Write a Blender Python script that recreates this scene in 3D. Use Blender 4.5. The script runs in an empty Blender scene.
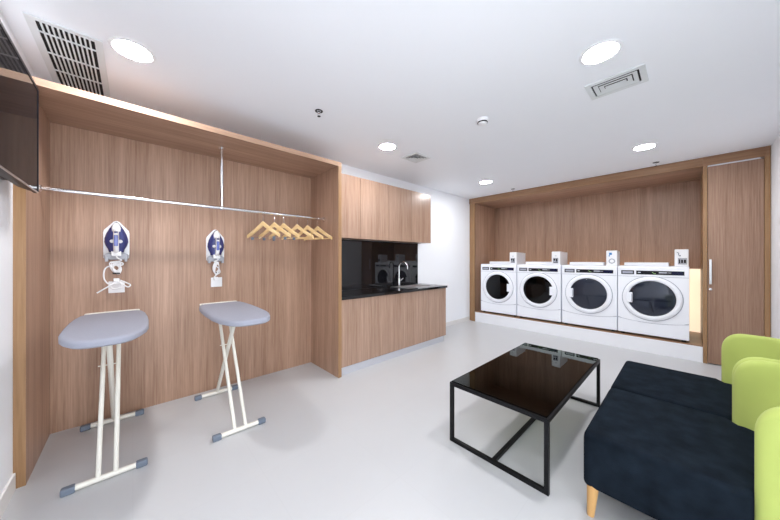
import bpy, bmesh, math, random
from mathutils import Vector, Matrix
random.seed(7)
scn = bpy.context.scene
COL = scn.collection
PI = math.pi

# ------------------------------------------------------------------ materials
def _new(name):
    m = bpy.data.materials.new(name); m.use_nodes = True
    nt = m.node_tree; b = nt.nodes['Principled BSDF']
    return m, nt, b

def srgb(r, g, b):
    f = lambda c: (c/255/12.92) if c/255 <= .04045 else ((c/255+.055)/1.055)**2.4
    return (f(r), f(g), f(b))

def mat(name, col, rough=.5, metal=0., var=.04, scale=30., spec=.5, bump=0., coat=0., sheen=0., bscale=None):
    m, nt, b = _new(name)
    tc = nt.nodes.new('ShaderNodeTexCoord')
    n = nt.nodes.new('ShaderNodeTexNoise'); n.inputs['Scale'].default_value = scale; n.inputs['Detail'].default_value = 4
    nt.links.new(tc.outputs['Object'], n.inputs['Vector'])
    mx = nt.nodes.new('ShaderNodeMix'); mx.data_type = 'RGBA'
    mx.inputs[6].default_value = tuple(c*(1-var) for c in col)+(1,)
    mx.inputs[7].default_value = tuple(min(1, c*(1+var)) for c in col)+(1,)
    nt.links.new(n.outputs['Fac'], mx.inputs[0])
    nt.links.new(mx.outputs[2], b.inputs['Base Color'])
    b.inputs['Roughness'].default_value = rough; b.inputs['Metallic'].default_value = metal
    b.inputs['Specular IOR Level'].default_value = spec
    b.inputs['Coat Weight'].default_value = coat
    b.inputs['Sheen Weight'].default_value = sheen
    if bump:
        n2 = nt.nodes.new('ShaderNodeTexNoise'); n2.inputs['Scale'].default_value = bscale or scale*6; n2.inputs['Detail'].default_value = 3
        nt.links.new(tc.outputs['Object'], n2.inputs['Vector'])
        bp = nt.nodes.new('ShaderNodeBump'); bp.inputs['Strength'].default_value = bump; bp.inputs['Distance'].default_value = .01
        nt.links.new(n2.outputs['Fac'], bp.inputs['Height']); nt.links.new(bp.outputs['Normal'], b.inputs['Normal'])
    return m

def wood(name, c0, c1, axis='z', rough=.38, fine=95., spec=.4):
    m, nt, b = _new(name)
    tc = nt.nodes.new('ShaderNodeTexCoord')
    def streak(s, l, det):
        mp = nt.nodes.new('ShaderNodeMapping')
        sc = [s, s, s]; sc['xyz'.index(axis)] = l
        mp.inputs['Scale'].default_value = sc
        nt.links.new(tc.outputs['Object'], mp.inputs['Vector'])
        n = nt.nodes.new('ShaderNodeTexNoise'); n.inputs['Scale'].default_value = 1; n.inputs['Detail'].default_value = det
        n.inputs['Roughness'].default_value = .6
        nt.links.new(mp.outputs['Vector'], n.inputs['Vector']); return n
    a = streak(fine, 2.2, 4); w = streak(11, .35, 2); d = streak(330, 9, 2)
    def math_(op, x, y):
        q = nt.nodes.new('ShaderNodeMath'); q.operation = op
        for i, v in enumerate((x, y)):
            if isinstance(v, (int, float)): q.inputs[i].default_value = v
            else: nt.links.new(v, q.inputs[i])
        return q.outputs[0]
    s = math_('ADD', math_('ADD', math_('MULTIPLY', a.outputs['Fac'], .5), math_('MULTIPLY', w.outputs['Fac'], .35)), math_('MULTIPLY', d.outputs['Fac'], .15))
    r = nt.nodes.new('ShaderNodeValToRGB')
    r.color_ramp.elements[0].position = .34; r.color_ramp.elements[0].color = (*c0, 1)
    r.color_ramp.elements[1].position = .66; r.color_ramp.elements[1].color = (*c1, 1)
    nt.links.new(s, r.inputs['Fac']); nt.links.new(r.outputs['Color'], b.inputs['Base Color'])
    b.inputs['Roughness'].default_value = rough; b.inputs['Specular IOR Level'].default_value = spec
    bp = nt.nodes.new('ShaderNodeBump'); bp.inputs['Strength'].default_value = .06; bp.inputs['Distance'].default_value = .004
    nt.links.new(a.outputs['Fac'], bp.inputs['Height']); nt.links.new(bp.outputs['Normal'], b.inputs['Normal'])
    return m

def emit(name, col, strength, base=(.8, .8, .8)):
    m, nt, b = _new(name)
    b.inputs['Base Color'].default_value = (*base, 1)
    b.inputs['Emission Color'].default_value = (*col, 1); b.inputs['Emission Strength'].default_value = strength
    return m

def tinted_glass(name, tint, ior=1.5, rough=.0, gcol=(.88, .89, .92)):
    m = bpy.data.materials.new(name); m.use_nodes = True; nt = m.node_tree; nt.nodes.clear()
    out = nt.nodes.new('ShaderNodeOutputMaterial'); mx = nt.nodes.new('ShaderNodeMixShader')
    tr = nt.nodes.new('ShaderNodeBsdfTransparent'); tr.inputs[0].default_value = (*tint, 1)
    gl = nt.nodes.new('ShaderNodeBsdfGlossy'); gl.inputs['Roughness'].default_value = rough; gl.inputs[0].default_value = (*gcol, 1)
    fr = nt.nodes.new('ShaderNodeFresnel'); fr.inputs['IOR'].default_value = ior
    nt.links.new(fr.outputs[0], mx.inputs[0]); nt.links.new(tr.outputs[0], mx.inputs[1]); nt.links.new(gl.outputs[0], mx.inputs[2])
    nt.links.new(mx.outputs[0], out.inputs[0]); return m

def floor_mat():
    m, nt, b = _new('floor_tile')
    tc = nt.nodes.new('ShaderNodeTexCoord')
    br = nt.nodes.new('ShaderNodeTexBrick'); br.offset = 0; br.inputs['Scale'].default_value = 1
    br.inputs['Brick Width'].default_value = .6; br.inputs['Row Height'].default_value = .6
    br.inputs['Mortar Size'].default_value = .0025; br.inputs['Mortar Smooth'].default_value = .3
    c = srgb(196, 197, 199)
    br.inputs['Color1'].default_value = (*c, 1); br.inputs['Color2'].default_value = (*[x*.99 for x in c], 1)
    br.inputs['Mortar'].default_value = (*[x*.965 for x in c], 1)
    nt.links.new(tc.outputs['Object'], br.inputs['Vector'])
    n = nt.nodes.new('ShaderNodeTexNoise'); n.inputs['Scale'].default_value = 2.5; n.inputs['Detail'].default_value = 6
    nt.links.new(tc.outputs['Object'], n.inputs['Vector'])
    mx = nt.nodes.new('ShaderNodeMix'); mx.data_type = 'RGBA'; mx.blend_type = 'MULTIPLY'
    rp = nt.nodes.new('ShaderNodeValToRGB'); rp.color_ramp.elements[0].color = (.95, .95, .95, 1); rp.color_ramp.elements[1].color = (1, 1, 1, 1)
    nt.links.new(n.outputs['Fac'], rp.inputs['Fac'])
    mx.inputs[0].default_value = 1; nt.links.new(br.outputs['Color'], mx.inputs[6]); nt.links.new(rp.outputs['Color'], mx.inputs[7])
    nt.links.new(mx.outputs[2], b.inputs['Base Color'])
    b.inputs['Roughness'].default_value = .32; b.inputs['Specular IOR Level'].default_value = .45
    return m

M = {}
M['floor'] = floor_mat()
M['wall'] = mat('white_wall_paint', srgb(242, 245, 250), .6, var=.01, scale=3)
M['ceil'] = mat('white_ceiling_paint', srgb(242, 245, 250), .7, var=.01, scale=3)
M['base'] = mat('baseboard_paint', srgb(225, 223, 221), .4, var=.01)
W0, W1 = srgb(138, 106, 86), srgb(188, 155, 133)
M['wood'] = wood('oak_laminate', W0, W1, 'z')
M['wood_gloss'] = wood('oak_laminate_satin', srgb(142, 112, 93), srgb(190, 159, 139), 'z', rough=.27, spec=.5)
M['wood_x'] = wood('oak_laminate_along', W0, W1, 'x')
M['wood_y'] = wood('oak_laminate_across', W0, W1, 'y')
M['edge'] = wood('oak_edge_band', srgb(140, 106, 72), srgb(170, 134, 98), 'z', fine=60)
M['edge_x'] = wood('oak_edge_band_along', srgb(168, 136, 114), srgb(192, 162, 142), 'x', fine=60, spec=.15, rough=.6)
M['edge_y'] = wood('oak_edge_band_across', srgb(132, 98, 72), srgb(162, 126, 96), 'y', fine=60)
M['wood_dark'] = wood('oak_door', srgb(130, 99, 80), srgb(172, 140, 119), 'z')
M['pale_wood'] = wood('beech', srgb(226, 190, 132), srgb(244, 216, 166), 'y', rough=.4, fine=40)
M['leg_wood'] = wood('beech_leg', srgb(196, 150, 92), srgb(222, 178, 118), 'z', rough=.45, fine=40)
M['blackgloss'] = mat('black_gloss_panel', (.006, .006, .008), .03, var=.05, spec=.55)
M['blackstone'] = mat('black_stone', (.008, .008, .009), .08, var=.3, scale=200)
M['chrome'] = mat('chrome', (.82, .82, .84), .12, 1., var=.02)
M['steel'] = mat('brushed_steel', (.62, .63, .65), .3, 1., var=.05, scale=80)
M['alu'] = mat('aluminium', (.74, .75, .78), .38, 1., var=.03)
M['kick'] = mat('silver_kick', srgb(205, 207, 214), .35, .3, var=.02)
M['white_metal'] = mat('cream_powder_coat', srgb(232, 230, 220), .4, var=.02)
M['cover'] = mat('grey_ironing_cover', srgb(150, 153, 166), .65, var=.05, scale=60, bump=.15, bscale=400)
M['cap'] = mat('slate_plastic', srgb(110, 121, 136), .5, var=.05)
M['white_plastic'] = mat('white_plastic', srgb(238, 239, 242), .35, var=.01)
M['grey_plastic'] = mat('grey_plastic', srgb(165, 168, 176), .4, var=.02)
M['appliance'] = mat('white_enamel', srgb(243, 246, 252), .28, var=.01, scale=4)
M['trimgrey'] = mat('grey_trim', srgb(158, 162, 174), .35, var=.02)
M['black_plastic'] = mat('black_plastic', (.007, .007, .011), .35, var=.1, spec=.2)
M['navy'] = mat('navy_plastic', srgb(58, 64, 120), .25, var=.06)
M['display'] = mat('display_navy', srgb(22, 26, 58), .25, spec=.2)
M['tank'] = mat('blue_tank', srgb(98, 112, 178), .2, var=.05)
M['blue'] = mat('blue_print', srgb(60, 130, 190), .4)
M['screen'] = mat('dark_screen', (.008, .008, .010), .05, var=.1, spec=.06)
M['drum'] = mat('drum_steel', (.48, .50, .55), .4, .3, var=.1, scale=120)
M['doorglass'] = tinted_glass('dark_door_glass', (.54, .56, .61), 1.45)
M['doorglass_black'] = tinted_glass('black_door_glass', (.12, .12, .15), 1.4)
M['tableglass'] = tinted_glass('smoked_glass', (.36, .39, .31), 1.35, gcol=(.78, .83, .82))
M['frame'] = mat('black_steel', (.006, .006, .007), .45, 0, var=.1, spec=.2)
M['velvet'] = mat('midnight_velvet', srgb(24, 31, 39), .95, var=.75, scale=13, bump=.15, bscale=260, sheen=.0, spec=.04)
M['lime'] = mat('lime_fabric', srgb(182, 197, 104), .85, var=.03, scale=14, bump=.1, bscale=500, sheen=.1)
M['grille'] = mat('grille_white', srgb(220, 224, 226), .45, var=.01)
M['dark'] = mat('vent_shade_black', (.006, .006, .007), .8)  # black painted for the shade inside vents and slots
M['rubber'] = mat('rubber', (.02, .02, .02), .7)
M['cream'] = mat('cream_wall_panel', srgb(240, 226, 200), .6, var=.01)
M['plinth'] = mat('white_plinth', srgb(240, 242, 246), .35, var=.015, scale=6)
M['lamp'] = emit('downlight_diffuser', (1, .995, 1.0), 90)
M['lit'] = emit('cream_panel_glow', (1, .86, .66), .32, (.84, .72, .54))  # emission stands in for warm light falling on the cream back wall
M['mark'] = mat('pale_marking', srgb(205, 210, 220), .4)
M['green'] = mat('green_marking', srgb(150, 190, 120), .4)
M['pink'] = mat('magenta_plug', srgb(150, 60, 110), .4)
M['cord'] = mat('white_cord', srgb(232, 232, 234), .45, var=.01)

# ------------------------------------------------------------------ mesh helpers
class MB:
    def __init__(s): s.bm = bmesh.new()
    def box(s, x0, x1, y0, y1, z0, z1):
        v = [s.bm.verts.new((x, y, z)) for x in (x0, x1) for y in (y0, y1) for z in (z0, z1)]
        for f in ((0,1,3,2),(4,6,7,5),(0,4,5,1),(2,3,7,6),(0,2,6,4),(1,5,7,3)): s.bm.faces.new([v[i] for i in f])
        return s
    def tube(s, path, r, seg=10, closed=False, smooth=0, radii=None):
        P = [Vector(p) for p in path]
        if smooth: P = catmull(P, smooth, closed)
        n = len(P); rings = []
        T = []
        for i in range(n):
            if closed: t = P[(i+1) % n]-P[i-1]
            else: t = P[min(i+1, n-1)]-P[max(i-1, 0)]
            T.append(t.normalized() if t.length > 1e-9 else Vector((0, 0, 1)))
        up = Vector((0, 0, 1)) if abs(T[0].z) < .9 else Vector((1, 0, 0))
        nrm = (up-T[0]*up.dot(T[0])).normalized()
        for i in range(n):
            nrm = nrm-T[i]*nrm.dot(T[i])
            nrm = nrm.normalized() if nrm.length > 1e-6 else T[i].orthogonal().normalized()
            bn = T[i].cross(nrm); rr = radii[i] if radii else r
            rings.append([s.bm.verts.new(P[i]+(nrm*math.cos(a)+bn*math.sin(a))*rr) for a in [2*PI*k/seg for k in range(seg)]])
        for i in range(n if closed else n-1):
            A, B = rings[i], rings[(i+1) % n]
            for k in range(seg): s.bm.faces.new((A[k], A[(k+1) % seg], B[(k+1) % seg], B[k]))
        if not closed:
            s.bm.faces.new(rings[0][::-1]); s.bm.faces.new(rings[-1])
        return s
    def lathe(s, prof, c=(0, 0, 0), axis='z', seg=32, cap=True):
        # prof: list of (r, h) along axis
        c = Vector(c); rings = []
        for r, h in prof:
            ring = []
            for k in range(seg):
                a = 2*PI*k/seg; p = (r*math.cos(a), r*math.sin(a), h)
                if axis == 'x': p = (h, p[0], p[1])
                elif axis == 'y': p = (p[1], h, p[0])
                ring.append(s.bm.verts.new(c+Vector(p)))
            rings.append(ring)
        for A, B in zip(rings, rings[1:]):
            for k in range(seg): s.bm.faces.new((A[k], A[(k+1) % seg], B[(k+1) % seg], B[k]))
        if cap:
            if prof[0][0] > 1e-5: s.bm.faces.new(rings[0][::-1])
            if prof[-1][0] > 1e-5: s.bm.faces.new(rings[-1])
        return s
    def ringx(s, c, r0, r1, x0, x1, seg=48):
        # annulus with thickness about an x axis
        return s.lathe([(r0, x1), (r0, x0), (r1, x0), (r1, x1), (r0, x1)], c, 'x', seg, cap=False)
    def prism(s, poly, axis, a, b):
        # poly of 2D points; extruded along axis from a to b
        def P(p, h):
            return {'x': (h, p[0], p[1]), 'y': (p[0], h, p[1]), 'z': (p[0], p[1], h)}[axis]
        A = [s.bm.verts.new(P(p, a)) for p in poly]; B = [s.bm.verts.new(P(p, b)) for p in poly]
        n = len(poly)
        for i in range(n): s.bm.faces.new((A[i], A[(i+1) % n], B[(i+1) % n], B[i]))
        s.bm.faces.new(A[::-1]); s.bm.faces.new(B); return s
    def loft(s, rings, cap=True):
        R = [[s.bm.verts.new(p) for p in r] for r in rings]; n = len(R[0])
        for A, B in zip(R, R[1:]):
            for k in range(n): s.bm.faces.new((A[k], A[(k+1) % n], B[(k+1) % n], B[k]))
        if cap: s.bm.faces.new(R[0][::-1]); s.bm.faces.new(R[-1])
        return s
    def build(s, name, m, parent=None, bevel=0., seg=2, origin=None, sub=0, weld=True, ang=38):
        if weld: bmesh.ops.remove_doubles(s.bm, verts=s.bm.verts, dist=1e-5)
        bmesh.ops.recalc_face_normals(s.bm, faces=s.bm.faces)
        if origin is not None: bmesh.ops.translate(s.bm, verts=s.bm.verts, vec=-Vector(origin))
        for f in s.bm.faces: f.smooth = True
        for e in s.bm.edges:
            if len(e.link_faces) == 2 and e.calc_face_angle(0) > math.radians(ang): e.smooth = False
        me = bpy.data.meshes.new(name); s.bm.to_mesh(me); s.bm.free()
        me.materials.append(m)
        o = bpy.data.objects.new(name, me); COL.objects.link(o)
        if parent: o.parent = parent
        if bevel:
            b = o.modifiers.new('bevel', 'BEVEL'); b.width = bevel; b.segments = seg; b.limit_method = 'ANGLE'; b.angle_limit = math.radians(40)
            b.harden_normals = True
        if sub:
            q = o.modifiers.new('sub', 'SUBSURF'); q.levels = sub; q.render_levels = sub
        return o

def catmull(P, k, closed=False):
    out = []; n = len(P)
    for i in range(n if closed else n-1):
        if closed: p0, p1, p2, p3 = P[i-1], P[i], P[(i+1) % n], P[(i+2) % n]
        else: p0, p1, p2, p3 = P[max(i-1, 0)], P[i], P[i+1], P[min(i+2, n-1)]
        for j in range(k):
            t = j/k
            out.append(.5*((2*p1)+(p2-p0)*t+(2*p0-5*p1+4*p2-p3)*t*t+(3*p1-p0-3*p2+p3)*t**3))
    if not closed: out.append(P[-1])
    return out

def box(*a): return MB().box(*a)

def tag(o, label=None, cat=None, group=None, kind=None):
    if label: o['label'] = label
    if cat: o['category'] = cat
    if group: o['group'] = group
    if kind: o['kind'] = kind
    return o

def thing(name, loc, label, cat, group=None, rz=0):
    o = bpy.data.objects.new(name, None); COL.objects.link(o); o.location = loc; o.rotation_euler = (0, 0, rz)
    o.empty_display_size = .1
    return tag(o, label, cat, group)

def dup(o, parent=None):
    c = o.copy(); COL.objects.link(c)
    if parent: c.parent = parent
    for ch in list(o.children): dup(ch, c)
    return c

def struct(name, mb, m, label, cat, **k):
    o = mb.build(name, m, **k); return tag(o, label, cat, kind='structure')

# ------------------------------------------------------------------ room shell
CZ = 2.65
struct('floor', box(-.66, 6.6, -.82, 3.5, -.1, 0), M['floor'], 'pale grey glossy tiled floor of the laundry lounge', 'floor')
struct('ceiling', box(-.66, 6.6, -.82, 3.5, CZ, CZ+.12), M['ceil'], 'white painted flat ceiling with round downlights', 'ceiling')
struct('wall_left', box(-.66, -.51, -.82, 3.5, 0, CZ), M['wall'], 'white wall at the left carrying the television', 'wall')
struct('wall_back', MB().box(-.51, 1.74, 3.345, 3.5, 0, CZ).box(1.74, 6.6, 3.235, 3.5, 0, CZ), M['wall'], 'white wall behind the kitchenette and the wardrobe', 'wall', weld=False)
struct('wall_right', box(1.05, 6.6, -.82, -.672, 0, CZ), M['wall'], 'white wall at the right behind the lime armchairs', 'wall')  # stops short behind the camera so added world light can enter
struct('wall_far', box(6.42, 6.6, -.672, 3.235, 0, CZ), M['wall'], 'white wall behind the laundry alcove', 'wall')
struct('baseboard_left', box(-.51, -.497, -.66, 2.655, 0, .1), M['base'], 'low pale baseboard along the left white wall', 'baseboard', bevel=.003)
struct('baseboard_back', box(3.76, 5.37, 3.222, 3.235, 0, .085), M['base'], 'low white baseboard between the kitchenette and the laundry alcove', 'baseboard', bevel=.003)

# ------------------------------------------------------------------ wardrobe
O = (.62, 3.0, 0)
wd = thing('open_wardrobe', O, 'open oak wardrobe with clothes rail, running along the wall behind the ironing boards', 'wardrobe')
FY, BY = 2.664, 3.318
box(-.51, -.463, FY+.004, BY+.02, 0, 2.388).build('side_panel', M['wood'], wd, origin=O)
box(1.692, 1.733, FY+.004, BY+.02, 0, 2.388).build('side_panel', M['wood'], wd, origin=O)
box(-.463, 1.692, BY, BY+.02, 0, 2.388).build('back_panel', M['wood'], wd, origin=O)
box(-.51, 1.733, FY+.004, BY+.02, 2.388, 2.433).build('top_panel', M['wood_x'], wd, origin=O)
tag(box(-.509, -.463, FY, FY+.004, 0, 2.388).build('edge_band', M['edge'], wd, origin=O), 'honey brown front edge of the left side panel')
tag(box(1.692, 1.733, FY, FY+.004, 0, 2.388).build('edge_band', M['edge'], wd, origin=O), 'honey brown front edge of the right side panel')
tag(box(-.509, 1.733, FY, FY+.004, 2.388, 2.433).build('edge_band', M['edge_x'], wd, origin=O), 'pale oak front edge of the top panel')
RY, RZ = 2.98, 1.82
rail = MB().tube([(-.463, RY, RZ), (1.692, RY, RZ)], .0155, 16).build('clothes_rail', M['chrome'], wd, origin=O)
rail['label'] = 'chrome clothes rail'
MB().tube([(.612, RY, RZ+.005), (.612, RY, 2.388)], .0155, 16).build('support_tube', M['chrome'], rail, origin=O)
MB().lathe([(.028, 0), (.028, -.006), (.014, -.012)], (.612, RY, 2.388), 'z', 20).build('flange', M['chrome'], rail, origin=O)
MB().lathe([(.026, 0), (.026, .008), (.017, .014), (.017, .03)], (-.463, RY, RZ), 'x', 20).build('flange', M['chrome'], rail, origin=O)
MB().lathe([(.026, 0), (.026, -.008), (.017, -.014), (.017, -.03)], (1.692, RY, RZ), 'x', 20).build('flange', M['chrome'], rail, origin=O)
MB().lathe([(.021, -.012), (.023, 0), (.021, .012)], (.612, RY, RZ), 'x', 20).build('clamp', M['chrome'], rail, origin=O)

# ------------------------------------------------------------------ hangers
def hanger(name, label, clips):
    t = thing(name, (0, 0, 0), label, 'hanger', 'wooden hangers on the wardrobe rail')
    # local: rail at z=0, arms along y, thickness along x
    top, bot = [], []
    N = 14; S = .225
    for i in range(-N, N+1):
        u = i/N; a = abs(u)
        zc = -.118-.125*(a**1.25)-.012*math.sin(a*PI)
        th = .024-.006*a
        if a < .12: zc += .006*(1-a/.12)
        top.append((u*S, zc+th)); bot.append((u*S, zc-th))
    poly = top+bot[::-1]
    MB().prism(poly, 'x', -.011, .011).build('shoulder', M['pale_wood'], t, bevel=.007, seg=3)
    pts = [(0, .0, -.10), (0, 0, -.045), (0, .004, -.03), (0, .016, -.018), (0, .0205, -.004)]
    pts += [(0, .0195*math.cos(a), .0195*math.sin(a)-.001) for a in [PI*k/8 for k in range(1, 9)]]
    pts += [(0, -.019, -.008)]
    MB().tube(pts, .002, 8, smooth=4).build('hook', M['chrome'], t)
    if clips:
        tag(MB().tube([(0, -.2, -.252), (0, .2, -.252)], .0022, 8).build('clip_bar', M['chrome'], t), 'thin metal bar')
        for y in (-.15, .15):
            tag(MB().box(-.009, .009, y-.012, y+.012, -.278, -.250).box(-.013, .013, y-.005, y+.005, -.268, -.252).build('clip', M['cap'], t, bevel=.002), 'grey trouser clip')
    else:
        MB().tube([(0, -.208, -.243), (0, .208, -.243)], .006, 10).build('trouser_bar', M['pale_wood'], t)
    return t
hx = [.985, 1.10, 1.20, 1.352, 1.478, 1.605]
hr = [24, 23, 21, 24, 21, 17]
names = ['first', 'second', 'third', 'fourth', 'fifth', 'sixth']
hl = ['pale beech hanger with trouser clips, nearest to the chrome support tube on the rail',
      'pale beech clip hanger, second from the chrome support tube on the rail',
      'pale beech hanger with trouser clips, just before the gap in the row on the rail',
      'pale beech hanger with a wooden bar, just after the gap in the row',
      'pale beech hanger with a wooden bar, second from the oak side panel',
      'pale beech hanger with a wooden bar, closest to the oak side panel and its shadow']
ha = hanger('coat_hanger', hl[0], True); hb = hanger('coat_hanger', hl[3], False)
for i in range(6):
    o = ha if i == 0 else hb if i == 3 else dup(ha if i < 3 else hb)
    o['label'] = hl[i]; o.location = (hx[i], RY, RZ); o.rotation_euler = (0, 0, math.radians(hr[i]))

# ------------------------------------------------------------------ television
TX = -.405
tv = thing('television', (-.44, 2.0, 1.70), 'flat black glossy television hung high on the left white wall beside the wardrobe', 'television')
o_ = (-.44, 2.0, 1.70)
box(TX-.016, TX-.002, 1.42, 2.575, 1.722, 2.33).build('housing', M['black_plastic'], tv, origin=o_, bevel=.003)
tag(box(TX-.002, TX+.001, 1.427, 2.568, 1.732, 2.324).build('screen', M['screen'], tv, origin=o_), 'glossy black screen')
MB().box(TX-.002, TX+.004, 1.42, 2.575, 2.316, 2.33).box(TX-.002, TX+.004, 2.567, 2.575, 1.731, 2.316).box(TX-.002, TX+.004, 1.42, 1.428, 1.731, 2.316).build('bezel', M['black_plastic'], tv, origin=o_, weld=False)
box(TX-.002, TX+.003, 1.42, 2.575, 1.722, 1.731).build('lower_trim', M['steel'], tv, origin=o_, bevel=.002)
MB().loft([[(TX-.016, 1.55, 1.724), (TX-.016, 2.555, 1.724), (TX-.016, 2.555, 2.2), (TX-.016, 1.55, 2.2)],
           [(TX-.05, 1.62, 1.728), (TX-.05, 2.44, 1.728), (TX-.05, 2.44, 2.12), (TX-.045, 1.62, 2.12)]]).build('rear_casing', M['black_plastic'], tv, origin=o_, bevel=.006)
br = MB().box(-.508, -.495, 1.8, 2.2, 1.74, 2.1).box(-.497, TX-.043, 1.86, 1.89, 1.78, 2.05).box(-.497, TX-.043, 2.11, 2.14, 1.78, 2.05).build('wall_bracket', M['frame'], tv, origin=o_, weld=False)
MB().box(-.50, -.455, 2.19, 2.27, 1.725, 1.765).build('socket_box', M['black_plastic'], tv, origin=o_, bevel=.004)
MB().tube([(-.47, 2.25, 1.75), (-.455, 2.3, 1.735), (-.445, 2.33, 1.76), (-.45, 2.36, 1.80)], .005, 8, smooth=5).build('cable', M['rubber'], tv, origin=o_)

# ------------------------------------------------------------------ kitchenette
KF = 2.68
KX = [1.737, 2.24, 2.75, 3.25, 3.752]
def base_unit(i0, label):
    x0, x1 = KX[i0], KX[i0+2]; o = ((x0+x1)/2, 2.96, 0)
    t = thing('base_cabinet', o, label, 'cabinet', 'base cabinets of the kitchenette')
    MB().box(x0, x1, KF+.02, 3.233, .093, .87).build('carcass', M['wood'], t, origin=o)
    for k in (i0, i0+1):
        box(KX[k]+.002, KX[k+1]-.002, KF, KF+.02, .095, .868).build('door', M['wood_gloss'], t, origin=o, bevel=.001)
    tag(box(x0, x1-(.03 if i0 else 0), KF+.02, KF+.034, 0, .093).build('toe_kick', M['kick'], t, origin=o), 'silver toe kick')
base_unit(0, 'oak base cabinet pair of doors at the wardrobe end of the kitchenette, under black worktop')
base_unit(2, 'oak base cabinet pair of doors under the sink, at the open end of the kitchenette')
UF, UT, UB = 2.985, 2.432, 1.612
def wall_unit(i0, label):
    x0, x1 = KX[i0], KX[i0+2]-(.012 if i0 else 0); o = ((x0+x1)/2, 3.1, UB)
    t = thing('wall_cabinet', o, label, 'cabinet', 'wall cabinets over the kitchenette')
    box(x0, x1, UF+.02, 3.233, UB+.003, UT).build('carcass', M['wood'], t, origin=o)
    for k in (i0, i0+1):
        box(KX[k]+.002, min(KX[k+1], x1+.002)-.002, UF, UF+.02, UB, UT).build('door', M['wood_gloss'], t, origin=o, bevel=.001)
wall_unit(0, 'oak wall cabinet adjoining the wardrobe, above the left half of the black splashback')
wall_unit(2, 'oak wall cabinet at the open end, above the sink, catching a bright lamp glare')
WTO = (2.75, 2.95, .87)
# worktop with a cut-out for the sink bowl
BX0, BX1, BY0, BY1 = 3.24, 3.60, 2.80, 3.10
wt = MB()
for a in ((1.737, BX0, 2.66, 3.233), (BX1, 3.765, 2.66, 3.233), (BX0, BX1, 2.66, BY0), (BX0, BX1, BY1, 3.233)): wt.box(a[0], a[1], a[2], a[3], .872, .906)
tag(wt.build('worktop', M['blackstone']), 'polished black worktop lying along the oak base cabinets', 'worktop')
tag(box(1.737, 3.675, 3.221, 3.233, .907, UB-.001).build('splashback', M['blackgloss'], bevel=.001), 'glossy black splashback on the wall between worktop and wall cabinets', 'splashback')
so = (3.3, 2.95, .906)
sk = thing('sink', so, 'stainless steel sink with drainer set into the black worktop', 'sink')
rim = MB()
for a in ((2.92, 3.0, 2.77, 3.12), (BX1-.004, 3.63, 2.77, 3.12), (3.0, BX1, 2.77, BY0+.004), (3.0, BX1, BY1-.004, 3.12), (3.0, BX0+.004, BY0, BY1)): rim.box(*a, .906, .9105)
rim.build('rim', M['steel'], sk, origin=so)
bo = MB()
bo.box(BX0, BX0+.003, BY0, BY1, .76, .907).box(BX1-.003, BX1, BY0, BY1, .76, .907).box(BX0, BX1, BY0, BY0+.003, .76, .907).box(BX0, BX1, BY1-.003, BY1, .76, .907).box(BX0, BX1, BY0, BY1, .756, .76)
bo.build('bowl', M['steel'], sk, origin=so, weld=False)
rg = MB()
for i in range(6): rg.box(2.95, 3.2, 2.82+i*.045, 2.832+i*.045, .9105, .9135)
rg.build('drainer_ridges', M['steel'], sk, origin=so)
fo = (3.14, 3.155, .906)
fa = thing('faucet', fo, 'tall chrome gooseneck faucet standing behind the sink', 'faucet')
MB().lathe([(.028, 0), (.028, .008), (.021, .014), (.021, .12), (.014, .128)], fo, 'z', 24).build('body', M['chrome'], fa, origin=fo)
d = Vector((.30, -.95, 0)).normalized(); R = .075; p0 = Vector(fo)
pts = [p0+Vector((0, 0, .12)), p0+Vector((0, 0, .22)), p0+Vector((0, 0, .31))]
for k in range(1, 11):
    a = PI*k/10; pts.append(p0+Vector((0, 0, .31))+d*(R-R*math.cos(a))+Vector((0, 0, R*math.sin(a))))
pts.append(pts[-1]+Vector((0, 0, -.035)))
MB().tube(pts, .0115, 14, smooth=3).build('spout', M['chrome'], fa, origin=fo)
MB().tube([p0+Vector((.018, 0, .085)), p0+Vector((.05, -.005, .095)), p0+Vector((.085, -.01, .125))], .007, 10, smooth=4).build('lever', M['chrome'], fa, origin=fo)

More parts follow.
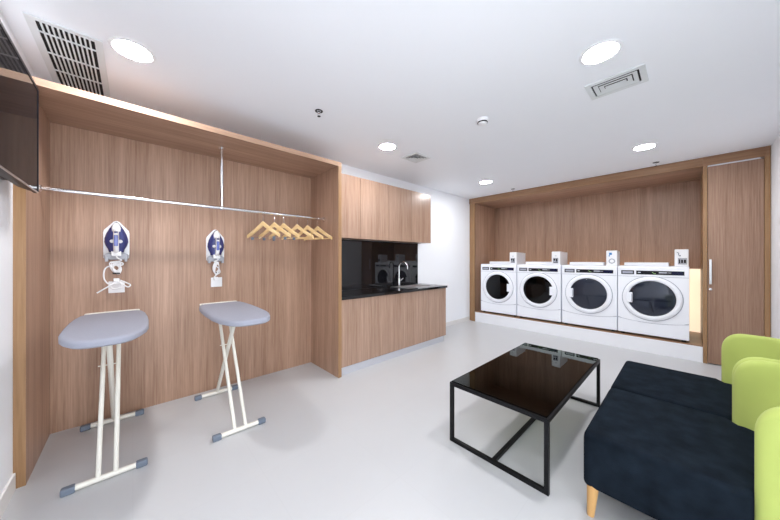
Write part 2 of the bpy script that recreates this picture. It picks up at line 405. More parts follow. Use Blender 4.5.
# ------------------------------------------------------------------ ironing boards
def ironing_board():
    t = thing('ironing_board', (0, 0, 0), '', 'ironing board', 'ironing boards in front of the wardrobe')
    # local origin: floor under pivot region; nose toward -y.
    half = [(-.742, 0.0), (-.739, .05), (-.726, .085), (-.695, .118), (-.63, .148), (-.54, .175), (-.43, .190), (-.24, .196), (-.05, .196), (.12, .188), (.22, .174), (.258, .155), (.272, .12), (.275, 0)]
    poly = [(w, y) for y, w in half]+[(-w, y) for y, w in half[-2:0:-1]]
    m = MB(); cx = 0
    def ring(s, z): return [(x*(1-s/.19), (y+.235)*(1-s/.5)-.235, z) for x, y in poly]
    m.loft([ring(.012, .880), ring(.0, .888), ring(0, .908), ring(.004, .916), ring(.012, .921), ring(.03, .923)])
    m.build('padded_board', M['cover'], t)
    # iron rest at the tail
    tag(MB().tube([(-.15, .262, .905), (-.15, .315, .912), (-.125, .335, .914), (.125, .335, .914), (.15, .315, .912), (.15, .262, .905)], .006, 8, smooth=3).box(-.13, .13, .28, .327, .909, .914).build('iron_rest', M['white_metal'], t, weld=False), 'white metal iron rest')
    box(-.06, .06, -.42, .2, .866, .881).build('underframe', M['white_metal'], t, bevel=.004)
    def foot(y):
        f = MB().tube([(-.13, y, .0205), (.13, y, .0205)], .0165, 14).build('foot_bar', M['white_metal'], t)
        for s in (-1, 1):
            tag(MB().box(min(s*.128, s*.186), max(s*.128, s*.186), y-.0205, y+.0205, 0, .040).build('foot_cap', M['cap'], f, bevel=.009, seg=3), 'slate blue plastic end cap')
    FYY, RYY, PY = -.412, .39, -.06
    foot(FYY); foot(RYY)
    for x in (-.038, .038):
        MB().tube([(x, FYY, .03), (x, .15, .872)], .0125, 12).build('leg', M['white_metal'], t)
    MB().tube([(0, RYY, .03), (0, -.285, .872)], .0155, 12).build('leg', M['white_metal'], t)
    zc = .03+.842*.67; yc = FYY+.562*.67
    MB().tube([(-.062, yc, zc), (.050, yc, zc)], .004, 8).build('pivot_pin', M['white_metal'], t)
    return t
ib = ironing_board()
ib['label'] = 'grey covered folding ironing board beside the television wall, below the iron with loose cord'
ib.location = (-.114, 2.815, 0)
ib2 = dup(ib); ib2['label'] = 'grey covered folding ironing board in the middle of the wardrobe, nearer the hangers'
ib2.location = (.612, 2.775, 0)

# ------------------------------------------------------------------ irons, holders, sockets
def iron_set(cx, z0, loose):
    # holder
    ho = (cx, BY, z0); who = 'over the ironing board by the television wall' if loose else 'nearer the hangers'
    h = thing('iron_holder', ho, 'white plastic wall holder clasping the steam iron '+who, 'iron holder', 'iron holders on the wardrobe back')
    poly = [(0, .342), (.018, .335), (.075, .262), (.080, .24), (.080, .09), (.078, .03), (.066, .012), (-.066, .012), (-.078, .03), (-.080, .09), (-.080, .24), (-.075, .262), (-.018, .335)]
    MB().prism(poly, 'y', -.014, 0).build('back_plate', M['white_plastic'], h, bevel=.004)
    MB().prism([(-.07, .012), (.07, .012), (.076, .055), (.05, .07), (-.05, .07), (-.076, .055)], 'y', -.045, -.012).build('cradle', M['grey_plastic'], h, bevel=.008, seg=3)
    for s in (-1, 1):
        MB().prism([(s*.058-.009, -.004), (s*.058+.009, -.004), (s*.058+.009, .03), (s*.058-.009, .03)], 'y', -.06, -.012).build('prong', M['grey_plastic'], h, bevel=.003)
    # iron, sole to the wall, nose up
    io = (cx, BY-.015, z0+.04)
    t = thing('steam_iron', io, ('navy and white steam iron nose up, its cord looping loosely to the socket below' if loose else 'navy and white steam iron nose up, its cord bundled tightly, nearer the hangers'), 'iron', 'steam irons on the wardrobe back')
    def outline(k, dz=0):
        # half widths up the iron: (z, w)
        hw = [(.035, .045), (.06, .050), (.09, .064), (.12, .071), (.15, .070), (.19, .060), (.23, .043), (.265, .023), (.285, .010)]
        pts = [(w*k, z) for z, w in hw]
        return pts+[(0, .292)]+[(-w, z) for w, z in pts[::-1]]
    def ringy(k, y, sh=0, sz=1.): return [(x, y, .035+(z-.035)*sz+sh) for x, z in outline(k)]
    MB().loft([ringy(1, -.002), ringy(1, -.012)]).build('soleplate', M['grey_plastic'], t, bevel=.002)
    MB().loft([ringy(1.0, -.012), ringy(1.02, -.02), ringy(1.0, -.034), ringy(.93, -.048, 0, .99), ringy(.74, -.062, .003, .96), ringy(.5, -.07, .005, .93)]).build('skirt', M['navy'], t, ang=60)
    # white nose cap / spray head
    MB().loft([[(x*.62, y_, zz) for x, zz in [(0.040, .205), (.045, .235), (.034, .262), (.014, .281), (-.014, .281), (-.034, .262), (-.045, .235), (-.040, .205)]] for y_ in (-.045, -.072)]
              + [[(x*.5, -.082, .21+(zz-.21)*.85) for x, zz in [(0.040, .205), (.045, .235), (.034, .262), (.014, .281), (-.014, .281), (-.034, .262), (-.045, .235), (-.040, .205)]]]).build('nose_cap', M['white_plastic'], t, bevel=.003)
    # handle bridging from nose to heel
    MB().tube([(0, -.07, .225), (0, -.098, .205), (0, -.108, .165), (0, -.108, .12), (0, -.102, .08), (0, -.085, .05), (0, -.06, .042)], .017, 12, smooth=4).build('handle', M['white_plastic'], t)
    tag(MB().box(-.0125, .0125, -.1265, -.112, .085, .175).build('grip', M['tank'], t, bevel=.005, seg=3), 'blue grip inlay')
    MB().box(-.011, .011, -.122, -.10, .190, .205).build('steam_button', M['navy'], t, bevel=.003)
    for s in (-1, 1):
        MB().lathe([(.015, 0), (.015, -.012), (.011, -.016)], (s*.024, -.062, .125), 'y', 18).build('dial', M['white_plastic'], t)
    MB().box(-.030, .030, -.07, -.012, .002, .05).build('heel', M['white_plastic'], t, bevel=.008, seg=3)
    # cord (local to iron)
    yb = -.02
    if loose:
        p = [(0, -.06, .02), (.005, -.07, -.01), (.03, -.06, -.035), (-.03, -.05, -.05), (.035, -.05, -.055), (.03, -.045, -.075), (-.035, -.045, -.07), (-.02, -.05, -.1), (.02, -.045, -.135), (.025, -.04, -.09), (-.02, -.035, -.075), (-.065, -.03, -.10),
             (-.075, -.03, -.16), (-.065, -.03, -.205), (-.035, -.045, -.235), (.02, -.05, -.225), (.03, -.05, -.255), (-.01, -.05, -.275), (-.035, -.045, -.25), (.0, -.05, -.205), (.035, -.05, -.235), (.07, -.035, -.262), (.085, -.03, -.245), (.06, -.03, -.225), (.02, -.045, -.2)]
        c = MB().tube(p, .0055, 8, smooth=6)
        c.tube([(.0, -.045, -.215), (-.05, -.05, -.252), (-.112, -.05, -.298)], .0055, 8, smooth=6)
        for i in range(4):
            c.tube([((.026-.002*i)*math.cos(a)+.004*i-.008+.01*math.sin(a)*(i-2), -.04-.005*i, -.098+.004*i+(.052-.004*i)*math.sin(a)) for a in [2*PI*k/14 for k in range(14)]], .0042, 8, closed=True)
        pz = -.205
    else:
        p = [(0, -.06, .02), (.008, -.07, -.01), (-.02, -.055, -.03), (.02, -.05, -.04), (-.015, -.05, -.055), (.02, -.05, -.10), (.03, -.045, -.14), (.0, -.04, -.165), (-.02, -.04, -.19), (-.01, -.035, -.215)]
        c = MB().tube(p, .0055, 8, smooth=6)
        for i in range(4):
            c.tube([((.026-.003*i)*math.cos(a)+.002*i-.004+.012*math.sin(a)*.5, -.045-.006*i, -.085-.008*i+.055*math.sin(a)) for a in [2*PI*k/14 for k in range(14)]], .0042, 8, closed=True)
        pz = -.205
    c.build('cord', M['cord'], t, weld=False)
    MB().box(-.018, .018, -.035, -.004, pz-.018, pz+.02).build('plug', M['white_plastic'], t, bevel=.004)
    tag(MB().tube([(-.022, -.05, -.142), (.022, -.05, -.142)], .006, 8).build('cord_tie', M['rubber'], t), 'black cord tie')
    # socket
    wz = 1.052; wo = (cx+(.0 if loose else .012), BY, wz)
    s = thing('wall_socket', wo, ('white wall socket under the loosely looping iron cord' if loose else 'white wall socket under the tightly bundled iron cord'), 'wall socket', 'sockets on the wardrobe back')
    MB().box(-.05, .05, -.0095, 0, 0, .098).build('cover_plate', M['white_plastic'], s, bevel=.003)
    MB().box(.018, .036, -.014, -.009, .06, .082).build('switch', M['white_plastic'], s, bevel=.002)
iron_set(-.101, 1.322, True)
iron_set(.622, 1.302, False)

# ------------------------------------------------------------------ laundry alcove
LX = 5.377; BX = 6.33
lo = (5.9, 1.4, 0)
la = thing('laundry_surround', lo, 'oak built-in surround framing the row of washing machines', 'cabinetry')
LL0, LL1, LR = 3.178, 3.092, -.152
box(LX+.003, 6.40, LL1, LL1+.03, 0, 2.535).build('side_panel', M['wood'], la, origin=lo)
tag(box(LX, LX+.03, LL1, LL0, 0, 2.535).build('jamb', M['edge'], la, origin=lo, bevel=.003), 'honey oak front jamb')
tag(box(LX, LX+.04, LR, LL0+.05, 2.535, 2.649).build('fascia', M['edge_y'], la, origin=lo, bevel=.003), 'honey oak fascia under the ceiling')
box(LX+.04, 6.40, LR, LL1+.03, 2.545, 2.575).build('soffit', M['wood_y'], la, origin=lo)
box(BX-.02, BX, LR, LL1, 1.19, 2.545).build('back_panel', M['wood'], la, origin=lo)
tag(box(BX+.0, BX+.02, LR, LL1, .217, 1.19).build('lower_panel', M['lit'], la, origin=lo), 'cream panel below the oak back, warm light put in as glow')
# filler between wall and jamb
box(LX+.03, 6.40, LL1+.03, 3.233, 0, 2.535).build('filler', M['edge'], la, origin=lo)

co = (5.7, -.41, 0)
cu = thing('tall_cupboard', co, 'tall oak cupboard with a single full height door, right of the washing machines', 'cupboard')
tag(box(LX, 6.40, LR-.036, LR, 0, 2.535).build('side_panel', M['edge'], cu, origin=co, bevel=.002), 'honey oak side panel and post')
tag(box(LX, 5.9, -.668, -.625, 0, 2.535).build('side_panel', M['edge'], cu, origin=co, bevel=.002), 'honey oak side panel against the white wall')
tag(box(LX, LX+.04, -.668, LR, 2.535, 2.649).build('fascia', M['edge_y'], cu, origin=co), 'honey oak fascia under the ceiling')
dr = box(LX+.006, LX+.028, -.622, LR-.039, .012, 2.518).build('door', M['wood_dark'], cu, origin=co, bevel=.0015)
tag(box(LX+.002, LX+.03, -.60, LR-.04, 2.5195, 2.533).build('gap_light_strip', M['alu'], cu, origin=co), 'thin pale strip in place of the light in the gap above the door')  # pale strip put in for the line of light above the door
hd = MB().box(LX-.028, LX-.014, -.224, -.203, 1.02, 1.335).box(LX-.016, LX+.007, -.220, -.207, 1.05, 1.07).box(LX-.016, LX+.007, -.220, -.207, 1.28, 1.30)
tag(hd.build('handle', M['alu'], dr, origin=co, bevel=.002, weld=False), 'brushed metal bar handle')
tag(MB().lathe([(.014, .006), (.014, -.004), (.008, -.006)], (LX, -.214, .955), 'x', 18).build('lock', M['chrome'], dr, origin=co), 'small round chrome lock')

po = (5.9, 1.47, 0)
pl = thing('plinth', po, 'low white-fronted plinth with an oak top carrying the washing machines', 'plinth')
tag(box(LX+.012, 6.38, LR+.001, LL1-.001, 0, .203).build('front_board', M['plinth'], pl, origin=po), 'white plinth front')
tag(box(LX+.014, 6.38, LR+.001, LL1-.001, .203, .216).build('top_board', M['edge_y'], pl, origin=po), 'honey oak plinth top')

# ------------------------------------------------------------------ washing machines
def arc(y, w): return .462-.216-.04*(1-(2*y/w)**2)   # seam height above plinth
def washer(hinge_left, dark):
    # local: front plane x=0 facing -x, y centred, z=0 on the plinth top (.216)
    t = thing('washing_machine', (0, 0, 0), '', 'washing machine', 'washing machines on the plinth')
    w = .742; H = 1.019; zb = .03; cb = .871
    box(.012, .72, -w/2, w/2, zb, H).build('body', M['appliance'], t, bevel=.006)
    # front panel with round opening (annulus fan) above the seam
    N = 64; cz = .559; R = .315
    m = MB()
    def quadpt(a):
        # intersection of direction with panel boundary
        c, s_ = math.cos(a), math.sin(a); best = 9
        yl = w/2-.004
        if abs(c) > 1e-6: best = min(best, yl/abs(c))
        if s_ > 1e-6: best = min(best, (cb-.004-cz)/s_)
        y, z = c*best, cz+s_*best
        if s_ < 0:
            lim = arc(max(-yl, min(yl, y)), w)+.003
            if z < lim:
                k = (cz-lim)/max(1e-6, -s_)
                for _ in range(6):
                    lim = arc(max(-yl, min(yl, c*k)), w)+.003; k = min(best, (cz-lim)/(-s_))
                y, z = c*k, cz+s_*k
        return y, z
    angs = sorted([2*PI*k/N for k in range(N)]+[math.atan2(cb-.004-cz, w/2-.004), PI-math.atan2(cb-.004-cz, w/2-.004)])
    n = len(angs)
    outf = [m.bm.verts.new((0, *quadpt(a))) for a in angs]; inf = [m.bm.verts.new((0, R*math.cos(a), cz+R*math.sin(a))) for a in angs]
    outb = [m.bm.verts.new((.014, *quadpt(a))) for a in angs]; inb = [m.bm.verts.new((.014, R*math.cos(a), cz+R*math.sin(a))) for a in angs]
    for i in range(n):
        j = (i+1) % n
        m.bm.faces.new((outf[i], outf[j], inf[j], inf[i])); m.bm.faces.new((inf[i], inf[j], inb[j], inb[i])); m.bm.faces.new((outf[i], outf[j], outb[j], outb[i]))
    m.build('front_panel', M['appliance'], t)
    # lower service panel with curved upper edge
    ys = [(-w/2+.004)+(w-.008)*k/24 for k in range(25)]
    poly = [(y, arc(y, w)-.003) for y in ys]+[(w/2-.004, zb+.004), (-w/2+.004, zb+.004)]
    MB().prism(poly, 'x', 0, .014).build('service_panel', M['appliance'], t)
    tag(MB().prism([(y, arc(y, w)+.006) for y in ys]+[(y, arc(y, w)-.006) for y in ys[::-1]], 'x', .006, .0125).build('seam', M['trimgrey'], t), 'grey shadow gap above the service panel')
    # control panel
    cp = MB().prism([(-.004, cb), (.05, cb), (.05, H-.002), (.012, H-.002), (-.004, H-.02)], 'y', -w/2+.003, w/2-.003).build('control_panel', M['appliance'], t, bevel=.004)
    s = -1   # viewer's left is +y
    x = -.0065
    tag(box(x, -.003, .182, .328, .898, .957).build('name_plate', M['black_plastic'], cp, bevel=.001), 'black name plate')
    tag(box(x-.0008, x+.001, .196, .314, .911, .944).build('plate_lettering', M['trimgrey'], cp), 'pale worn lettering strip')
    tag(box(x, -.003, -.326, .158, .900, .955).build('display_strip', M['black_plastic'], cp, bevel=.001), 'black display strip')
    mk = MB().box(x-.0008, x, .11, .14, .922, .936)
    tag(mk.build('display_marking', M['mark'], cp), 'pale marking')
    tag(MB().prism([(-.01, .932), (-.03, .914), (-.05, .912), (-.05, .920), (-.03, .922), (-.012, .941)], 'x', x-.0008, x).build('display_marking', M['green'], cp), 'small greenish marking')
    tag(MB().box(x-.0008, x, -.16, -.08, .925, .938).box(x-.0008, x, -.20, -.165, .928, .934).build('display_marking', M['mark'], cp), 'white marking')
    tag(box(x-.0008, x, -.315, -.21, .905, .950).build('display_window', M['display'], cp), 'navy display window')
    tag(box(-.002, .01, -w/2+.004, w/2-.004, cb-.004, cb-.0005).build('trim_line', M['trimgrey'], t), 'thin grey line under the control panel')
    # door
    hs = -1 if hinge_left else 1   # side of the handle in y: hinge left -> handle at viewer right (-y)
    d = MB().lathe([(.312, .013), (.312, -.012), (.300, -.024), (.275, -.028), (.256, -.022), (.250, -.006), (.250, .013)], (0, 0, cz), 'x', 56, cap=False).build('door', M['appliance'], t)
    tag(MB().lathe([(.314, .002), (.320, -.003), (.314, -.006), (.308, -.003)], (0, 0, cz), 'x', 56, cap=False).build('gasket_line', M['trimgrey'], d), 'grey outline ring')
    MB().lathe([(.0005, -.020), (.10, -.019), (.20, -.014), (.251, -.004), (.251, .002), (.20, -.009), (.10, -.014), (.0005, -.015)], (0, 0, cz), 'x', 48).build('door_glass', M['doorglass_black' if dark else 'doorglass'], d)
    # drum
    dd = MB().lathe([(.2499, .0118), (.0005, .0116)], (0, 0, cz), 'x', 48).build('drum_face', M['black_plastic'] if dark else M['drum'], d)
    if not dark:
        tag(MB().tube([(.004, -.20, cz-.02), (.002, .0, cz-.035), (.004, .21, cz-.03)], .006, 8, smooth=5).tube([(.005, .02, cz-.04), (.003, .0, cz-.12), (.005, -.02, cz-.20)], .010, 8, smooth=5).build('drum_paddle', M['trimgrey'], d, weld=False), 'grey paddle in the drum')
    # handle: pale block notched into the glass edge
    y0, y1 = sorted((hs*.258, hs*.198))
    hh = MB().box(-.034, -.004, y0, y1, cz-.075, cz+.075)
    tag(hh.build('door_handle', M['appliance'], d, bevel=.010, seg=3), 'white grip notched into the glass')
    tag(box(-.036, -.03, min(hs*.201, hs*.209), max(hs*.201, hs*.209), cz-.055, cz+.055).build('grip_recess', M['trimgrey'], d, bevel=.002), 'grey grip recess')
    # lid step and feet
    box(.30, .70, -.17, .33, H, H+.052).build('rear_hood', M['appliance'], t, bevel=.008)
    for a in (.06, .66):
        for b in (-.32, .32): MB().lathe([(.024, 0), (.024, .02), (.012, .022), (.012, .034)], (a, b, 0), 'z', 14).build('foot', M['rubber'], t)
    return t
WY = [2.603, 1.845, 1.087, .338]
wl = ['white front-load washing machine with black round door, at the far end by the oak jamb',
      'white front-load washing machine with black round door, second from the oak jamb',
      'white front-load washing machine with smoky grey round door, third from the oak jamb',
      'white front-load washing machine nearest the tall cupboard, drum visible through its grey glass']
wa = washer(True, True); wb = washer(False, False)
for i in range(4):
    o = wa if i == 0 else wb if i == 2 else dup(wa if i == 1 else wb)
    o.location = (5.412, WY[i], .216); o['label'] = wl[i]

def pay_box(depth, kind, loc, label):
    t = thing('payment_box', loc, label, 'payment box', 'payment boxes on the washing machines')
    w = .135; h = .24
    MB().prism([(0, 0), (depth, 0), (depth, h-.012), (.03, h), (.004, h-.006)], 'y', -w/2, w/2).build('housing', M['white_plastic'], t, bevel=.008, seg=3)
    if kind == 0:
        tag(box(-.003, .003, -.04, .045, .03, .125).build('reader_panel', M['grey_plastic'], t, bevel=.002), 'grey reader panel')
        tag(MB().box(-.0045, -.002, -.026, -.004, .06, .11).box(-.0045, -.002, .008, .034, .075, .11).box(-.0045, -.002, -.03, .034, .04, .05).build('reader_marking', M['black_plastic'], t), 'dark reader marking')
        tag(box(-.002, .003, -.012, .012, .155, .165).build('slot', M['trimgrey'], t), 'grey coin slot')
    elif kind == 1:
        tag(MB().box(-.003, .003, -.005, .03, .17, .205).box(-.003, .003, .02, .035, .145, .165).build('sticker', M['blue'], t), 'small blue sticker')
        tag(MB().lathe([(.042, .003), (.042, -.004), (.036, -.005)], (0, -.005, .072), 'x', 8).build('coin_dial', M['grey_plastic'], t), 'grey coin dial')
        tag(MB().lathe([(.026, .003), (.026, -.0055), (.022, -.006)], (0, -.005, .072), 'x', 24).build('coin_dial_face', M['white_plastic'], t), 'white dial face')
    else:
        tag(box(-.004, .003, -.052, .035, .03, .118).build('keypad', M['grey_plastic'], t, bevel=.003), 'grey keypad')
        tag(MB().box(-.0055, -.003, .012, .024, .045, .10).box(-.0055, -.003, -.014, .004, .05, .095).box(-.0055, -.003, -.042, -.022, .05, .095).build('keypad_marking', M['black_plastic'], t), 'dark keypad marking')
        tag(MB().tube([(-.004, .045, .195), (-.004, .03, .19), (-.004, .026, .16), (-.004, .014, .145), (-.004, .01, .16)], .004, 8, smooth=4).build('hook_marking', M['cap'], t), 'slate hook-shaped mark')
    return t
ZT = .216+1.019
pay_box(.46, 0, (5.53, 2.345, ZT), 'white long payment box on the machine by the oak jamb')
pay_box(.46, 0, (5.53, 1.585, ZT), 'white long payment box on the second machine from the oak jamb')
pay_box(.27, 1, (5.53, .80, ZT), 'white payment box with blue sticker and dial on the third machine')
pay_box(.27, 2, (5.53, .040, ZT), 'white payment box with keypad on the machine nearest the tall cupboard')

# ------------------------------------------------------------------ coffee table
to = (2.405, .86, 0)
ct = thing('coffee_table', to, 'low coffee table with smoked glass top on a black steel frame', 'coffee table')
X0, X1, Y0, Y1, TZ, b = 1.714, 3.098, .528, 1.190, .432, .024
fr = MB().box(X0, X1, Y0, Y0+b, TZ-b, TZ).box(X0, X1, Y1-b, Y1, TZ-b, TZ).box(X0, X0+b, Y0+b, Y1-b, TZ-b, TZ).box(X1-b, X1, Y0+b, Y1-b, TZ-b, TZ)
fr.build('top_frame', M['frame'], ct, origin=to, weld=False)
for x in (X0, X1-b):
    for y in (Y0, Y1-b): box(x, x+b, y, y+b, b, TZ-b).build('leg', M['frame'], ct, origin=to)
    box(x, x+b, Y0, Y1, 0, b).build('floor_bar', M['frame'], ct, origin=to)
box(X0+b, X1-b, .851, .875, 0, b).build('stretcher', M['frame'], ct, origin=to)
tag(box(X0+.012, X1-.012, Y0+.012, Y1-.012, TZ+.0005, TZ+.0085).build('glass_top', M['tableglass'], ct, origin=to), 'smoked glass top')

# ------------------------------------------------------------------ armchairs
def armchair():
    # local: origin at floor centre of the front edge side; front faces +y. y=0 is the front edge.
    t = thing('armchair', (0, 0, 0), '', 'armchair', 'lime and midnight armchairs along the right wall')
    HW = .378
    # seat block: rounded box lofted over depth
    prof = []
    sz0, sz1 = .147, .437
    m = MB()
    def rrect(hw, z0, z1, r, y):
        pts = []
        for cxs, czs, a0 in ((hw-r, z1-r, 0), (-(hw-r), z1-r, 90), (-(hw-r), z0+r, 180), (hw-r, z0+r, 270)):
            for k in range(6):
                a = math.radians(a0+90*k/5); pts.append((cxs+r*math.cos(a), y, czs+r*math.sin(a)))
        return pts
    rings = []
    R = .03
    for k in range(7):
        a = PI/2*k/6; ins = R*(1-math.sin(a)); rings.append(rrect(HW-ins*.6-.002, sz0+ins*.5, sz1-ins, .026, -R*(1-math.cos(a))*1.0-.0))
    for y in (-.2, -.4, -.525, -.565, -.7, -.88): rings.append(rrect(HW-.002-(.05 if y < -.55 else 0), sz0, sz1-(.0 if y > -.55 else .004), .026, y))
    m.loft(rings).build('seat', M['velvet'], t, ang=80)
    # wraparound back
    path = []
    ye, yb, r = -.552, -.968, .26
    path.append((HW, ye)); n1 = 8
    L = abs(yb)-r-abs(ye)
    for k in range(1, n1): path.append((HW, ye-L*k/n1))
    for k in range(0, 13):
        a = math.radians(90*k/12); path.append((HW-r+r*math.cos(a), yb+r-r*math.sin(a)))
    for k in range(1, 7): path.append(((HW-r)*(1-k/6), yb))
    path = path+[(-x, y) for x, y in path[-2::-1]]
    # dense end columns for the rounding
    def insert_end(p):
        (x0, y0), (x1, y1) = p[0], p[1]
        ex = [(x0, y0-.055*(1-math.cos(PI/2*k/6))) for k in range(0, 7)]
        ex += [(x0, y0-d_) for d_ in (.063, .075, .088, .101)]
        return ex+[q for i_, q in enumerate(p[1:]) if i_ > 14 or q[1] < y0-.108]
    path = insert_end(path); path = insert_end(path[::-1])[::-1]
    n = len(path); s = [0]
    for a, b_ in zip(path, path[1:]): s.append(s[-1]+math.hypot(b_[0]-a[0], b_[1]-a[1]))
    Ltot = s[-1]
    rings = []
    for i, (x, y) in enumerate(path):
        a = path[max(i-1, 0)]; c = path[min(i+1, n-1)]
        tx, ty = c[0]-a[0], c[1]-a[1]; l = math.hypot(tx, ty); tx, ty = tx/l, ty/l
        nx, ny = ty, -tx      # candidates; make inward
        if nx*(-x)+ny*(-.6-y) < 0: nx, ny = -nx, -ny
        if i in (0, n-1): nx, ny = (-1 if x > 0 else 1), 0
        de = min(s[i], Ltot-s[i])
        er = .055; e = math.sqrt(max(0, 1-(1-min(de, er)/er)**2)) if de < er else 1
        e = max(e, .12)
        rc = .105; zt = .80-(0 if de > rc else rc-math.sqrt(max(0, rc*rc-(rc-de)**2)))
        zb = .165
        f = min(1, max(0, (de-.01)/.16)); f = f*f*(3-2*f)
        tt, tb = .062, .075+.20*f       # thickness at top / bottom
        ring = []
        mid = .031
        NZ = 10
        for k in range(NZ+1):            # outer face up
            z = zb+(zt-tt/2-zb)*k/NZ
            o_in = mid-mid*e; ring.append((x+nx*o_in, y+ny*o_in, z))
        for k in range(1, 6):            # rim
            a_ = PI*k/6; off = mid-mid*math.cos(a_)*e; ring.append((x+nx*off, y+ny*off, zt-tt/2+tt/2*math.sin(a_)*(.35+.65*e)))
        for k in range(NZ, -1, -1):
            q = k/NZ; z = zb+(zt-tt/2-zb)*q
            th = tt+(tb-tt)*(1-q)**1.2
            off = mid+(th-mid)*e; ring.append((x+nx*off, y+ny*off, z))
        rings.append(ring)
    MB().loft(rings).build('backrest', M['lime'], t, ang=75)
    for x, y in ((.345, -.04), (-.345, -.04), (.27, -.84), (-.27, -.84)):
        sx, sy = (.012 if x > 0 else -.012), (.01 if y > -.4 else -.03)
        MB().tube([(x, y, .185), (x+sx, y+sy, 0.0)], .02, 14, radii=[.029, .016]).build('leg', M['leg_wood'], t)
    return t
ac = armchair(); ac['label'] = 'armchair with midnight seat and lime wraparound back, nearest the camera'
ac.location = (2.110, .370, 0)
ac2 = dup(ac); ac2['label'] = 'armchair with midnight seat and lime wraparound back, standing nearer the tall cupboard'
ac2.location = (2.119+.752, .370, 0)

# ------------------------------------------------------------------ ceiling fittings
def downlight():
    t = thing('downlight', (0, 0, 0), '', 'downlight', 'round recessed ceiling downlights')
    MB().lathe([(.092, 0), (.112, -.001), (.110, -.004), (.096, -.008), (.088, -.004), (.088, 0)], (0, 0, 0), 'z', 48, cap=False).build('rim', M['white_plastic'], t)
    tag(MB().lathe([(.089, -.0015), (.089, -.0045), (.0005, -.0055)], (0, 0, 0), 'z', 48).build('diffuser', M['lamp'], t), 'glowing white diffuser')
    return t
dl = downlight()
DP = [(0, 2.37, 'glowing round downlight in the ceiling beside the long slotted air grille'),
      (2.17, .37, 'glowing round downlight in the ceiling beside the larger air diffuser, above the coffee table'),
      (2.17, 2.37, 'glowing round downlight beside the small air diffuser, in front of the wall cabinets'),
      (4.37, .33, 'glowing round downlight in the ceiling in front of the tall cupboard end of the alcove'),
      (4.39, 2.32, 'small far glowing downlight in the ceiling over the kitchenette end of the alcove')]
for i, (x, y, l) in enumerate(DP):
    o = dl if i == 0 else dup(dl); o.location = (x, y, CZ); o['label'] = l

go = (-.28, 2.79, CZ)
gr = thing('air_grille', go, 'long slotted white return air grille in the ceiling above the wardrobe', 'air grille', 'air vents in the ceiling')
gx0, gx1, gy0, gy1 = -.392, -.168, 2.42, 3.19
box(gx0, gx1, gy0, gy1, CZ-.004, CZ-.001).build('backing', M['dark'], gr, origin=go)  # black sheet in place of the shaded cavity behind the slats
f = MB()
f.box(gx0-.035, gx0, gy0-.03, gy1+.03, CZ-.008, CZ-.001).box(gx1, gx1+.035, gy0-.03, gy1+.03, CZ-.008, CZ-.001).box(gx0, gx1, gy0-.03, gy0, CZ-.008, CZ-.001).box(gx0, gx1, gy1, gy1+.03, CZ-.008, CZ-.001)
f.build('frame', M['grille'], gr, origin=go, weld=False)
f = MB(); NS = 11; p = (gx1-gx0)/NS
for i in range(1, NS): f.box(gx0+i*p-.0037, gx0+i*p+.0037, gy0, gy1, CZ-.012, CZ-.004)
f.build('slats', M['grille'], gr, origin=go, weld=False)
for y in (2.515, 2.735, 2.955): box(gx0, gx1, y-.004, y+.004, CZ-.013, CZ-.006).build('cross_bar', M['grille'], gr, origin=go)

def diffuser(x0, x1, y0, y1, label, n, step, fill=.8):
    o = ((x0+x1)/2, (y0+y1)/2, CZ)
    t = thing('air_diffuser', o, label, 'air diffuser', 'air vents in the ceiling')
    m0 = .045
    f = MB()
    def frame(mb, a0, a1, b0, b1, w, z0, z1, dz=0):
        # sloping rectangular ring: outer rect low, inner rect raised by dz
        r = lambda k, z: [(a0+k, b0+k, z), (a1-k, b0+k, z), (a1-k, b1-k, z), (a0+k, b1-k, z)]
        mb.loft([r(0, z1), r(0, z0), r(w, z0+dz), r(w, z1+dz)], cap=False)
    frame(f, x0, x1, y0, y1, m0*.75, CZ-.010, CZ-.001, 0.0)
    f.build('frame', M['grille'], t, origin=o)
    box(x0+.03, x1-.03, y0+.03, y1-.03, CZ-.003, CZ-.001).build('backing', M['dark'], t, origin=o)  # black sheet standing for the shade between the louvres
    k = m0
    for i in range(n):
        a0, a1, b0, b1 = x0+k, x1-k, y0+k, y1-k
        if a1-a0 < .03 or b1-b0 < .03: break
        g = MB(); w = min(step*fill, (a1-a0)/2-.002, (b1-b0)/2-.002)
        frame(g, a0, a1, b0, b1, w, CZ-.012, CZ-.009, .004 if fill < .7 else .006)
        g.build('louvre', M['grille'], t, origin=o)
        k += step
    a0, a1, b0, b1 = x0+k, x1-k, y0+k, y1-k
    if a1-a0 > .01 and b1-b0 > .01: box(a0, a1, b0, b1, CZ-.013, CZ-.010).build('centre_plate', M['grille'], t, origin=o)
diffuser(2.50, 2.755, .185, .525, 'larger stepped rectangular white air diffuser in the ceiling above the coffee table', 3, .032)
diffuser(2.53, 2.81, 2.24, 2.50, 'small square white air diffuser in the ceiling in front of the wall cabinets', 4, .026, .5)

sd = thing('smoke_detector', (2.40, 1.30, CZ), 'small white domed smoke detector in the middle of the ceiling', 'smoke detector')
MB().lathe([(.052, 0), (.052, -.012), (.046, -.02)], (0, 0, 0), 'z', 32).build('base', M['white_plastic'], sd)
MB().lathe([(.044, -.018), (.044, -.034), (.036, -.046), (.02, -.05), (.0005, -.05)], (0, 0, 0), 'z', 32).build('dome', M['white_plastic'], sd)
tag(MB().lathe([(.0445, -.026), (.047, -.031), (.0435, -.038)], (0, 0, 0), 'z', 32, cap=False).build('vent_slot', M['dark'], sd), 'dark vent slot')

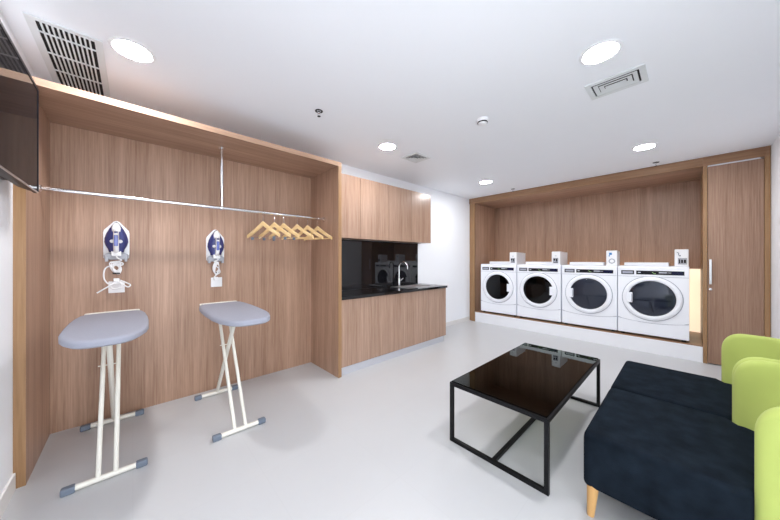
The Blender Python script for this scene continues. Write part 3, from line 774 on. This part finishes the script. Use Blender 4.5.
def sprinkler():
    t = thing('ceiling_sprinkler', (0, 0, 0), '', 'sprinkler', 'sprinkler heads in the ceiling')
    tag(MB().lathe([(.034, 0), (.034, -.003), (.022, -.006), (.018, -.001)], (0, 0, 0), 'z', 28, cap=False).build('escutcheon', M['rubber'], t), 'dark round collar')
    MB().lathe([(.012, 0), (.012, -.02), (.008, -.024)], (0, 0, 0), 'z', 16).build('body', M['chrome'], t)
    m = MB()
    for s in (-1, 1): m.tube([(s*.008, 0, -.02), (s*.013, 0, -.032), (s*.003, 0, -.046)], .002, 6, smooth=3)
    m.build('yoke', M['chrome'], t, weld=False)
    MB().lathe([(.014, -.046), (.014, -.049), (.004, -.051)], (0, 0, 0), 'z', 20).build('deflector', M['rubber'], t)
    return t
sp = sprinkler()
for i, (x, y, l) in enumerate([(1.205, 2.214, 'dark collared sprinkler head in the ceiling in front of the wardrobe'),
                               (5.20, 2.205, 'dark sprinkler head in the ceiling at the fascia, over the kitchenette end of the alcove'),
                               (5.19, .276, 'dark sprinkler head in the ceiling at the fascia, near the tall cupboard')]):
    o = sp if i == 0 else dup(sp); o.location = (x, y, CZ); o['label'] = l

# ------------------------------------------------------------------ camera, world, view
cam = bpy.data.cameras.new('camera'); co_ = bpy.data.objects.new('camera', cam); COL.objects.link(co_)
cam.sensor_width = 36; cam.lens = 275.8*36/780; cam.clip_start = .02
cam.shift_y = -1/780
co_.location = (0, 0, 1.34)
co_.rotation_euler = (PI/2, 0, math.radians(47.0-90))
scn.camera = co_
w = bpy.data.worlds.new('world'); scn.world = w; w.use_nodes = True
w.node_tree.nodes['Background'].inputs[0].default_value = (.92, .95, 1, 1); w.node_tree.nodes['Background'].inputs[1].default_value = 2.1  # world light added as fill through the open wall behind the camera
scn.view_settings.view_transform = 'Standard'; scn.view_settings.look = 'None'; scn.view_settings.gamma = 1
scn.view_settings.use_curve_mapping = False
scn.view_settings.exposure = 1.3
cy = scn.cycles
cy.use_denoising = True; cy.max_bounces = 16; cy.diffuse_bounces = 10; cy.glossy_bounces = 6; cy.transparent_max_bounces = 16
cy.sample_clamp_indirect = 8
